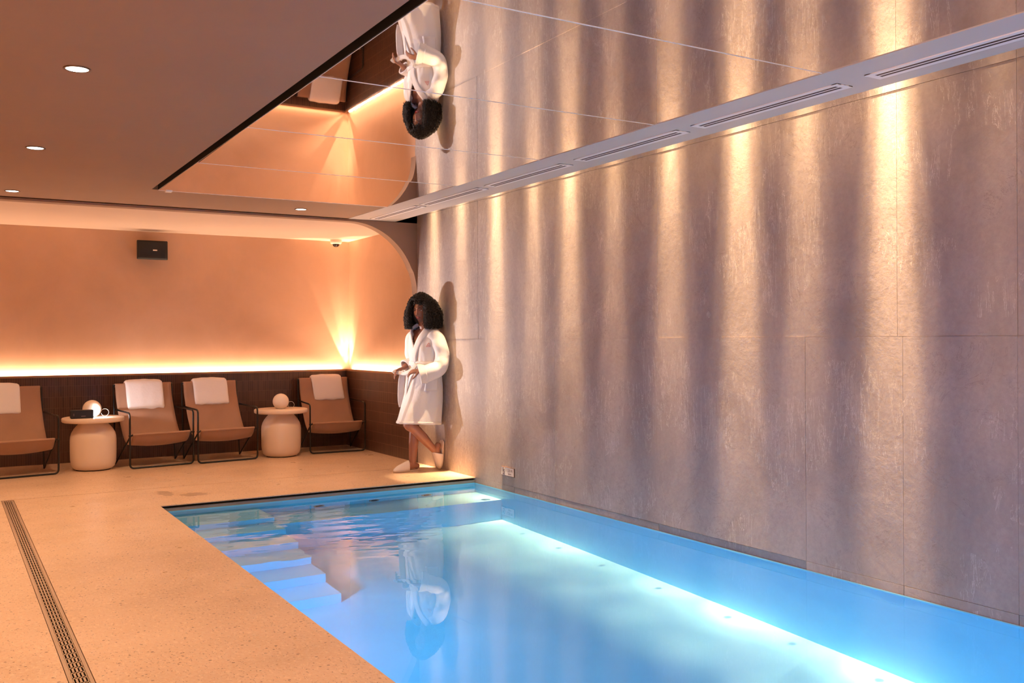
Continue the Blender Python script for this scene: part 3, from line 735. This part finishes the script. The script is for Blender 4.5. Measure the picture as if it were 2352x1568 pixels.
# arms
limb([(4.105, 8.30, 1.335), (4.145, 8.26, 1.20), (4.155, 8.245, 1.04), (4.07, 8.27, 1.005), (3.962, 8.312, .985)], [.050, .042, .038, .034, .024])
limb([(4.015, 8.565, 1.335), (4.02, 8.60, 1.20), (4.03, 8.605, 1.065), (3.97, 8.59, 1.04), (3.905, 8.572, 1.003)], [.050, .042, .038, .032, .023])
def hand(wr, d, nrm, tside, curl, sc=1.0, spread=.12):
    d = Vector(d).normalized(); nrm = Vector(nrm); nrm = (nrm - d * nrm.dot(d)).normalized(); s = d.cross(nrm) * tside; wr = Vector(wr)
    # palm
    rows = []
    for t_, hw, ht in ((0, .020, .016), (.02, .027, .015), (.05, .036, .014), (.075, .038, .012), (.090, .034, .009)):
        rows.append([rel(wr + d * t_ * sc + s * hw * sc * math.cos(2 * PI * k / 16) + nrm * ht * sc * math.sin(2 * PI * k / 16)) for k in range(16)])
    B_.grid(rows, True, True)
    for i, (o_, L_) in enumerate(((.030, .066), (.010, .074), (-.010, .070), (-.029, .056))):
        p = wr + d * (.082 - .006 * (i == 3)) * sc + s * o_ * sc; dirv = (d + s * spread * (o_ / .03)).normalized(); pts = [p - dirv * .012, p]
        for j in range(3):
            an = curl * (j + 1) * (1 + .15 * i) * (.75 if j == 0 else 1)
            v = dirv * math.cos(an) + nrm * math.sin(an); p = p + v * L_ * sc * (.42, .32, .26)[j]; pts.append(p)
        B_.tube([rel(q) for q in pts], [.0088 * sc, .0088 * sc, .0082 * sc, .0076 * sc, .0064 * sc], 10, round_ends=True)
    p = wr + d * .022 * sc + s * .022 * sc
    pts = [p, p + (d * .55 + s * .75 + nrm * .25) * .028 * sc, p + (d * .8 + s * .95 + nrm * .5) * .042 * sc, p + (d * 1.25 + s * 1.0 + nrm * .8) * .052 * sc]
    B_.tube([rel(q) for q in pts], [.013 * sc, .0115 * sc, .0095 * sc, .0075 * sc], 10, round_ends=True)
hand((3.972, 8.308, .986), (-.86, .46, -.12), (.25, .35, -.85), 1, .34)
hand((3.905, 8.572, 1.003), (-.88, -.10, -.42), (.30, -.75, -.55), -1, .30, spread=.25)
body = fuse('body', B_, .0042, 3, M_skin, wo)
# ---- face parts
for sx in (-1, 1):
    y = face_y(sx * .029, .004)
    a = MB(); a.ell(H(sx * .029, y - .0058, .003), (.0130, .0082, .0078), Matrix((hl, hf_, hu)).transposed(), 18, 12); ey = a.build('eye', M_eye, wo, True)
    a = MB(); a.ell(H(sx * .029 - .0012, y + .0004, .003), (.0055, .0028, .0058), Matrix((hl, hf_, hu)).transposed(), 14, 8); a.build('iris', M_iris, ey, True)
    a = MB(); a.tube([H(sx * x, face_y(sx * x, .010) - .0015, z) for x, z in ((.016, .0065), (.023, .0115), (.031, .0125), (.039, .0085), (.044, .0035))], [.0012, .002, .0023, .002, .001], 6, round_ends=True); a.build('eyelash', M_brow, ey, True)
    a = MB(); a.tube([H(sx * x, face_y(sx * x, z) - .0005, z) for x, z in ((.013, .022), (.022, .027), (.032, .0275), (.043, .021))], [.0022, .0034, .003, .0014], 7, round_ends=True); a.build('eyebrow', M_brow, wo, True)
a = MB()
mz = lambda x: -.0665 + 10 * x * x
a.tube([H(x, face_y(x, -.066) + .0012 - abs(x) * .05, mz(x) + .0062 - abs(x) * .17) for x in (-.026, -.016, -.006, 0, .006, .016, .026)], [.0012, .0038, .0050, .0042, .0050, .0038, .0012], 8, round_ends=True)
a.tube([H(x, face_y(x, -.072) + .0022 - abs(x) * .05, mz(x) - .0088 + abs(x) * .20) for x in (-.026, -.016, -.006, .006, .016, .026)], [.0012, .0042, .0058, .0058, .0042, .0012], 8, round_ends=True)
a.build('lips', M_lip, wo, True)
a = MB(); a.tube([H(x, face_y(x, -.068) + .0012 - abs(x) * .05, mz(x) - .0012) for x in (-.019, -.010, 0, .010, .019)], [.0018, .0036, .0042, .0036, .0018], 8, round_ends=True); a.build('teeth', M_teeth, wo, True)
# ---- hair: dark volume plus many separate ringlets
rnd = random.Random(11)
XMAX = 4.236 - PL.x
def env(phi):          # radius of the bob round the head axis, phi from the face direction, + to her left
    return .150 + .035 * sst(.5, 1.6, phi) + .012 * math.sin(phi * 3)
hm = MB(); rows = []
for i in range(33):
    th = PI * min(max(i, .2), 31.8) / 32; row = []
    for k in range(48):
        ph = 2 * PI * k / 48; phi = (ph - PI / 2 + PI) % (2 * PI) - PI
        dx, dy, dz = math.sin(th) * math.cos(ph), math.sin(th) * math.sin(ph), -math.cos(th)
        fr_open = sst(.86, .60, abs(phi)) * sst(.60, .40, dz)
        rr = (env(-phi) - .045) * (1 - fr_open) + .035 * fr_open
        nz = .010 * noise.noise(Vector((dx * 6, dy * 6, dz * 6)))
        q = Vector((dx * (rr + nz), dy * (rr + nz) - .012, dz * ((.118 if dz > 0 else .140) * (1 - .8 * fr_open)) + .004 + nz))
        p = H(*q); p.x = min(p.x, XMAX); row.append(p)
    rows.append(row)
hm.grid(rows, True, True)
NS = 2500
for s_i in range(NS):
    phi = rnd.uniform(-PI, PI); el = math.asin(rnd.uniform(-.05, 1)) if rnd.random() < .75 else rnd.uniform(.6, 1.5)
    # parting: strands rooted over the forehead fall to either side
    ph2 = phi
    lim = (.74 if phi > 0 else .64) + .10 * rnd.random()
    if abs(phi) < lim:
        if el < .62: continue
        ph2 = math.copysign(lim + rnd.uniform(-.03, .35), phi + .12)
    rd = lambda p_, r_: Vector((-math.sin(p_) * r_ * -1, math.cos(p_) * r_, 0))
    root = Vector((math.sin(phi) * .074 * math.cos(el), math.cos(phi) * .090 * math.cos(el), .113 * math.sin(el)))
    e_ = env(phi) * rnd.uniform(.80, 1.05); zend = -.132 - .050 * rnd.random()
    if rnd.random() < .3: zend += rnd.uniform(.0, .14)
    n_out = root.normalized()
    p1 = root + n_out * rnd.uniform(.035, .055) + Vector((0, 0, .012))
    p2 = rd(ph2, e_ * (.97 - .30 * max(0, root.z) / .113)) + Vector((0, 0, min(root.z + .025, .095) - .03 * rnd.random()))
    p3 = rd(ph2 + rnd.uniform(-.1, .1), e_ * 1.05) + Vector((0, -.004, (root.z * .2 + zend) * .45))
    p4 = rd(ph2 + rnd.uniform(-.16, .16), e_ * rnd.uniform(.80, 1.13)) + Vector((0, -.006, zend))
    path = smooth_path([root, p1, p2, p3, p4], 17)
    hr = rnd.uniform(.0045, .0085); phs = rnd.uniform(0, 6.28); L_ = 0; pts = []; om = 2 * PI / rnd.uniform(.022, .036) * rnd.choice((-1, 1))
    for j, q in enumerate(path):
        if j: L_ += (q - path[j - 1]).length
        tt = (path[min(j + 1, len(path) - 1)] - path[max(j - 1, 0)]).normalized(); u_ = tt.cross(Vector((.3, .2, .93))).normalized(); v_ = tt.cross(u_)
        am = hr * min(1, j / 12)
        pp = H(*(q + (u_ * math.cos(om * L_ + phs) + v_ * math.sin(om * L_ + phs)) * am)); pp.x = min(pp.x, XMAX)
        pts.append(pp)
    hm.tube(pts, [.0026] * (len(pts) - 3) + [.0028, .002, .001], 4, caps=False)
for s_i in range(16):      # loose curls over the forehead
    phi = rnd.uniform(-.55, .55); q0 = Vector((math.sin(phi) * .05, math.cos(phi) * .072, .098)); q1 = q0 + Vector((math.sin(phi) * .02, .022, .012)); q2 = Vector((math.sin(phi) * .078, math.cos(phi) * .112, .075)); q3 = Vector((math.sin(phi * 1.25) * .095, math.cos(phi) * .108 - .004, rnd.uniform(.058, .082) - abs(phi) * .035))
    pts = []; L_ = 0; path = smooth_path([q0, q1, q2, q3], 12); phs = rnd.uniform(0, 6)
    for j, q in enumerate(path):
        if j: L_ += (q - path[j - 1]).length
        pts.append(H(*(q + Vector((math.cos(230 * L_ + phs), math.sin(230 * L_ + phs) * .6, 0)) * .0055)))
    hm.tube(pts, [.0028] * (len(pts) - 2) + [.002, .001], 4, caps=False)
hair = hm.build('hair', M_hair, wo, True, normals=False)
# ---- robe
RR = [(1.432, 4.078, 8.432, .062, .070), (1.405, 4.078, 8.432, .078, .108), (1.375, 4.076, 8.431, .096, .165), (1.33, 4.074, 8.43, .112, .185), (1.26, 4.07, 8.43, .122, .185), (1.18, 4.066, 8.43, .124, .175), (1.10, 4.066, 8.43, .116, .163), (1.055, 4.068, 8.43, .110, .157),
      (1.00, 4.072, 8.43, .122, .165), (.92, 4.072, 8.43, .142, .182), (.82, 4.062, 8.43, .160, .193), (.70, 4.045, 8.43, .180, .200), (.58, 4.022, 8.43, .200, .205), (.50, 4.008, 8.43, .213, .208), (.458, 4.000, 8.43, .219, .210)]
def ring_at(z):
    for a_, b2 in zip(RR, RR[1:]):
        if b2[0] <= z <= a_[0]:
            t_ = (a_[0] - z) / (a_[0] - b2[0]); return [a_[i] + (b2[i] - a_[i]) * t_ for i in range(5)]
    return list(RR[0] if z > RR[0][0] else RR[-1])
def robe_pt(z, al, off=0):
    z_, cx_, cy_, a_, b2 = ring_at(z)
    skirt = sst(1.02, .5, z); chest = sst(1.08, 1.2, z) * sst(1.38, 1.25, z)
    fold = (.007 * math.sin(5 * al + 1.0 + 2 * z) + .004 * math.sin(11 * al + 3)) * skirt + .004 * math.sin(9 * al + 14 * z) * chest
    gather = .004 * math.sin(22 * al) * math.exp(-((z - 1.055) / .045) ** 2)
    lap = .010 * sst(.12, .04, al) * sst(-.9, -.3, al) * sst(1.05, .9, z)
    o2 = off + fold + gather + lap
    # bent knee pushes the front of the skirt out
    kn = .030 * math.exp(-((al - .25) / .45) ** 2) * sst(.75, .55, z)
    p = rel((cx_, cy_, z)) + fb * ((a_ + o2 + kn) * math.cos(al)) + lb * ((b2 + o2) * math.sin(al))
    if z < .52: p.z += .016 * math.cos(al) * sst(.55, .46, z)
    p.x = min(p.x, XMAX - .001); return p
rb = MB(); NA = 96; zs = []
z = 1.432
while z > .4585: zs.append(z); z -= .0125
zs.append(.458)
rows = [[robe_pt(z, 2 * PI * k / NA) for k in range(NA)] for z in zs]
vs = [p for r_ in rows for p in r_]; fs = []
for i in range(len(zs) - 1):
    zm = (zs[i] + zs[i + 1]) / 2
    for k in range(NA):
        al = (2 * PI * (k + .5) / NA + PI) % (2 * PI) - PI; s_ = math.sin(al) * ring_at(zm)[4]
        if zm > 1.195 and abs(al) < 1.3 and abs(s_ + .008) < .004 + .47 * (zm - 1.195): continue
        k2 = (k + 1) % NA; fs.append((i * NA + k, i * NA + k2, (i + 1) * NA + k2, (i + 1) * NA + k))
rb.add(vs, fs)
def sleeve(path, rad, ph):
    P = smooth_path(path, 8); Rr = lerp_list(rad, 8); n = 28; L = len(P); rows = []
    ref = Vector((.3, -.9, .2)); nrm = ref
    for i in range(L):
        t_ = (P[min(i + 1, L - 1)] - P[max(i - 1, 0)]).normalized(); nrm = (nrm - t_ * nrm.dot(t_)).normalized(); b_ = t_.cross(nrm)
        row = []
        for k in range(n):
            an = 2 * PI * k / n
            fo = 1 + .05 * math.sin(i * .55 + 2 * math.sin(an + ph)) + .04 * math.sin(3 * an + i * .3 + ph)
            q = rel(P[i]) + (nrm * math.cos(an) + b_ * math.sin(an)) * Rr[i] * fo; q.x = min(q.x, XMAX - .002); row.append(q)
        rows.append(row)
    return rows
s1 = sleeve([(4.085, 8.315, 1.335), (4.135, 8.262, 1.27), (4.158, 8.238, 1.16), (4.158, 8.232, 1.05), (4.095, 8.245, .985), (4.005, 8.272, .958), (3.948, 8.295, .944)], [.066, .070, .067, .070, .076, .082, .088], 0)
rb.grid(s1, True)
s2 = sleeve([(4.045, 8.525, 1.335), (4.012, 8.585, 1.275), (4.015, 8.603, 1.16), (4.03, 8.60, 1.08), (3.985, 8.592, 1.045), (3.93, 8.578, 1.02)], [.070, .072, .066, .062, .056, .056], 2)
rb.grid(s2, True)
robe = rb.build('bathrobe', M_robe, wo, True, solid=.009, sub=0)
robe['label'] = 'knee-length white bathrobe'
# turned-back cuff
def cuff(rows, i0, name):
    a = MB(); rr = rows[i0:]; cen = [sum(r_, Vector()) / len(r_) for r_ in rr]
    a.grid([[c_ + (p - c_) * 1.07 for p in r_] for c_, r_ in zip(cen, rr)], True); return a.build('cuff', M_robe, robe, True, solid=.012)
cuff(s1, -9, 'cuff'); cuff(s2, -7, 'cuff')
def ribbon(name, pts, nrms, wd, th, mt, parent, k=6, wf=None):
    P = smooth_path([rel(p) for p in pts], k); N_ = smooth_path([Vector(q) for q in nrms], k); rows = []
    for i, p in enumerate(P):
        t_ = (P[min(i + 1, len(P) - 1)] - P[max(i - 1, 0)]).normalized(); nn = (N_[i] - t_ * N_[i].dot(t_)).normalized(); s_ = t_.cross(nn)
        wv = wd * (wf(i / (len(P) - 1)) if wf else 1)
        rows.append([p + s_ * wv * c_ + nn * th * d_ for c_, d_ in ((-1, 0), (-.93, .8), (-.5, 1), (0, 1.1), (.5, 1), (.93, .8), (1, 0), (.93, -.8), (0, -1), (-.93, -.8))])
    a = MB(); a.grid(rows, True, True); return a.build(name, mt, parent, True)
def on(z, al, off=.010): return tuple(robe_pt(z, al, off) + PL)
nd = lambda al: tuple(fb * math.cos(al) + lb * math.sin(al) + Vector((0, 0, .25)))
ribbon('collar', [(4.135, 8.43, 1.445), (4.115, 8.365, 1.452), on(1.415, 1.15, .012), on(1.37, .62, .010), on(1.30, .33, .010), on(1.22, .12, .010), on(1.13, -.06, .010), on(1.07, -.12, .010)],
       [(.5, 0, .8), (.4, -.4, .8), nd(1.2), nd(.8), nd(.4), nd(.2), nd(0), nd(0)], .031, .007, M_robe, robe)
ribbon('collar', [(4.135, 8.43, 1.445), (4.105, 8.49, 1.452), on(1.415, -1.2, .010), on(1.37, -.72, .006), on(1.30, -.45, .006), on(1.22, -.24, .004), on(1.15, -.1, .002)],
       [(.5, 0, .8), (.3, .4, .8), nd(-1.2), nd(-.8), nd(-.5), nd(-.3), nd(-.1)], .029, .007, M_robe, robe)
# belt round the waist, band across the hands and two hanging ends
bl_ = [on(1.052, 2 * PI * k / 24, .010) for k in range(25)]
ribbon('belt', bl_, [tuple(fb * math.cos(2 * PI * k / 24) + lb * math.sin(2 * PI * k / 24)) for k in range(25)], .021, .006, M_robe, wo, 2)
ribbon('belt_end', [on(1.045, .1, .02), (3.915, 8.372, .995), (3.878, 8.42, .962), (3.862, 8.47, .955), (3.842, 8.535, .962), (3.818, 8.555, .975), (3.792, 8.56, .955)], [(-.9, -.4, 0), (-.8, -.5, .3), (-.5, -.7, .4), (-.3, -.8, .4), (-.2, -.8, .5), (-.2, -.8, .5), (-.3, -.8, .3)], .022, .006, M_robe, wo, 6)
ribbon('belt_end', [(3.868, 8.47, .972), (3.866, 8.50, .955), (3.862, 8.515, .90), (3.857, 8.52, .80), (3.858, 8.525, .70), (3.872, 8.53, .625)], [(-.3, -.9, .2)] * 2 + [(-.35, -.93, 0)] * 4, .032, .004, M_robe, wo, 8, lambda t_: .55 + .45 * min(1, t_ * 2.2))
ribbon('belt_end', [(3.885, 8.42, .968), (3.885, 8.43, .95), (3.882, 8.435, .90), (3.872, 8.437, .80), (3.868, 8.437, .72), (3.872, 8.435, .655)], [(-.5, -.8, .2)] * 2 + [(-.9, -.3, 0)] * 4, .018, .004, M_robe, wo, 8)
# hip pocket and chest emblem
def patch(name, z0, z1, a0, a1, off, mt, parent, th, nz_=8, na=8):
    rows = [[robe_pt(z0 + (z1 - z0) * i / nz_, a0 + (a1 - a0) * j / na, off) for j in range(na + 1)] for i in range(nz_ + 1)]
    a = MB(); a.grid(rows); return a.build(name, mt, parent, True, solid=th)
patch('pocket', .93, .79, .72, 1.45, .013, M_robe, robe, .006)
patch('hem_band', .485, .4605, -PI, PI - .001, .0055, M_robe, robe, .002, 3, 96)
a = MB()
ez, ea = 1.232, .84
def E_(dx, dz): return robe_pt(ez + dz, ea + dx / .16, .0115)
for pl in ([(-.022, -.020), (-.010, .004), (0, .026), (.010, .004), (.022, -.020)],): a.tube([E_(*q) for q in pl], .0011, 5)
a.tube([E_(-.011 + .0, .0), E_(-.009, .010), E_(0, .015), E_(.009, .010), E_(.011, .0)], .0021, 5)
a.tube([E_(-.005, .001), E_(0, .006), E_(.005, .001), E_(0, -.004), E_(-.005, .001)], .0014, 5)
a.tube([E_(-.018, -.006), E_(-.008, -.009), E_(0, -.006), E_(.008, -.009), E_(.018, -.006)], .0017, 5)
for dz, ww in ((-.013, .016), (-.019, .020)):
    for j in range(7):
        x0 = -ww + 2 * ww * j / 7; a.tube([E_(x0, dz), E_(x0 + ww / 5, dz)], .0014, 4)
a.build('chest_emblem', M_embl, robe, True)['label'] = 'small red embroidered emblem'
# ---- slippers
def slipper(heel, d, upv, L_=.285):
    heel = Vector(heel); d = Vector(d).normalized(); upv = Vector(upv); upv = (upv - d * upv.dot(d)).normalized(); s_ = d.cross(upv)
    e_ = empty('slipper'); e_.parent = wo
    wid = lambda t_: .048 * (1 - max(0, (t_ - .62) / .38) ** 2.4) ** .5 * (.80 + .2 * sst(.2, .65, t_)) * (1 - max(0, (.14 - t_) / .14) ** 2.5) ** .5 + .0005
    TT = [0, .01, .03, .07, .12, .2, .3, .4, .5, .6, .7, .8, .87, .93, .97, .99, 1]
    a = MB(); rows = []
    for t_ in TT:
        w_ = wid(t_); c_ = rel(heel + d * L_ * t_); rows.append([c_ + s_ * w_ * x + upv * y for x, y in ((-1, .003), (-.97, 0), (.97, 0), (1, .003), (1, .009), (.95, .013), (0, .010), (-.95, .013), (-1, .009))])
    a.grid(rows, True, True); a.build('sole', M_sole, e_, True)
    a = MB(); rows = []
    for t_ in [.42 + .58 * (i / 16) for i in range(17)]:
        w_ = wid(min(t_, .999)) * 1.02; u = min(1.0, (t_ - .42) / .58); hgt = .070 * (1 - u) ** .8 * (1 - .1 * u) + .022 * (1 - u ** 6) + .004
        row = []
        for j in range(15):
            an = PI * j / 14; tl = t_ - (.06 * math.sin(an) if u < .3 else .06 * math.sin(an) * max(0, (1 - (u - .3) / .7)))
            row.append(rel(heel + d * L_ * (t_ + .04 * (1 - math.sin(an)) * (1 - u)) ) + s_ * w_ * math.cos(an) + upv * (.008 + hgt * max(0.0, math.sin(an)) ** .8))
        rows.append(row)
    a.grid(rows); a.build('upper', M_slip, e_, True, solid=.006)
slipper((4.010, 8.445, .001), (-.993, -.10, 0), (0, 0, 1))
slipper((4.2285, 8.362, .292), (-.075, .03, -.995), (-1, -.05, .07))
tag(wo, 'woman with dark curly hair in a white bathrobe and slippers leaning on the stone wall', 'person')
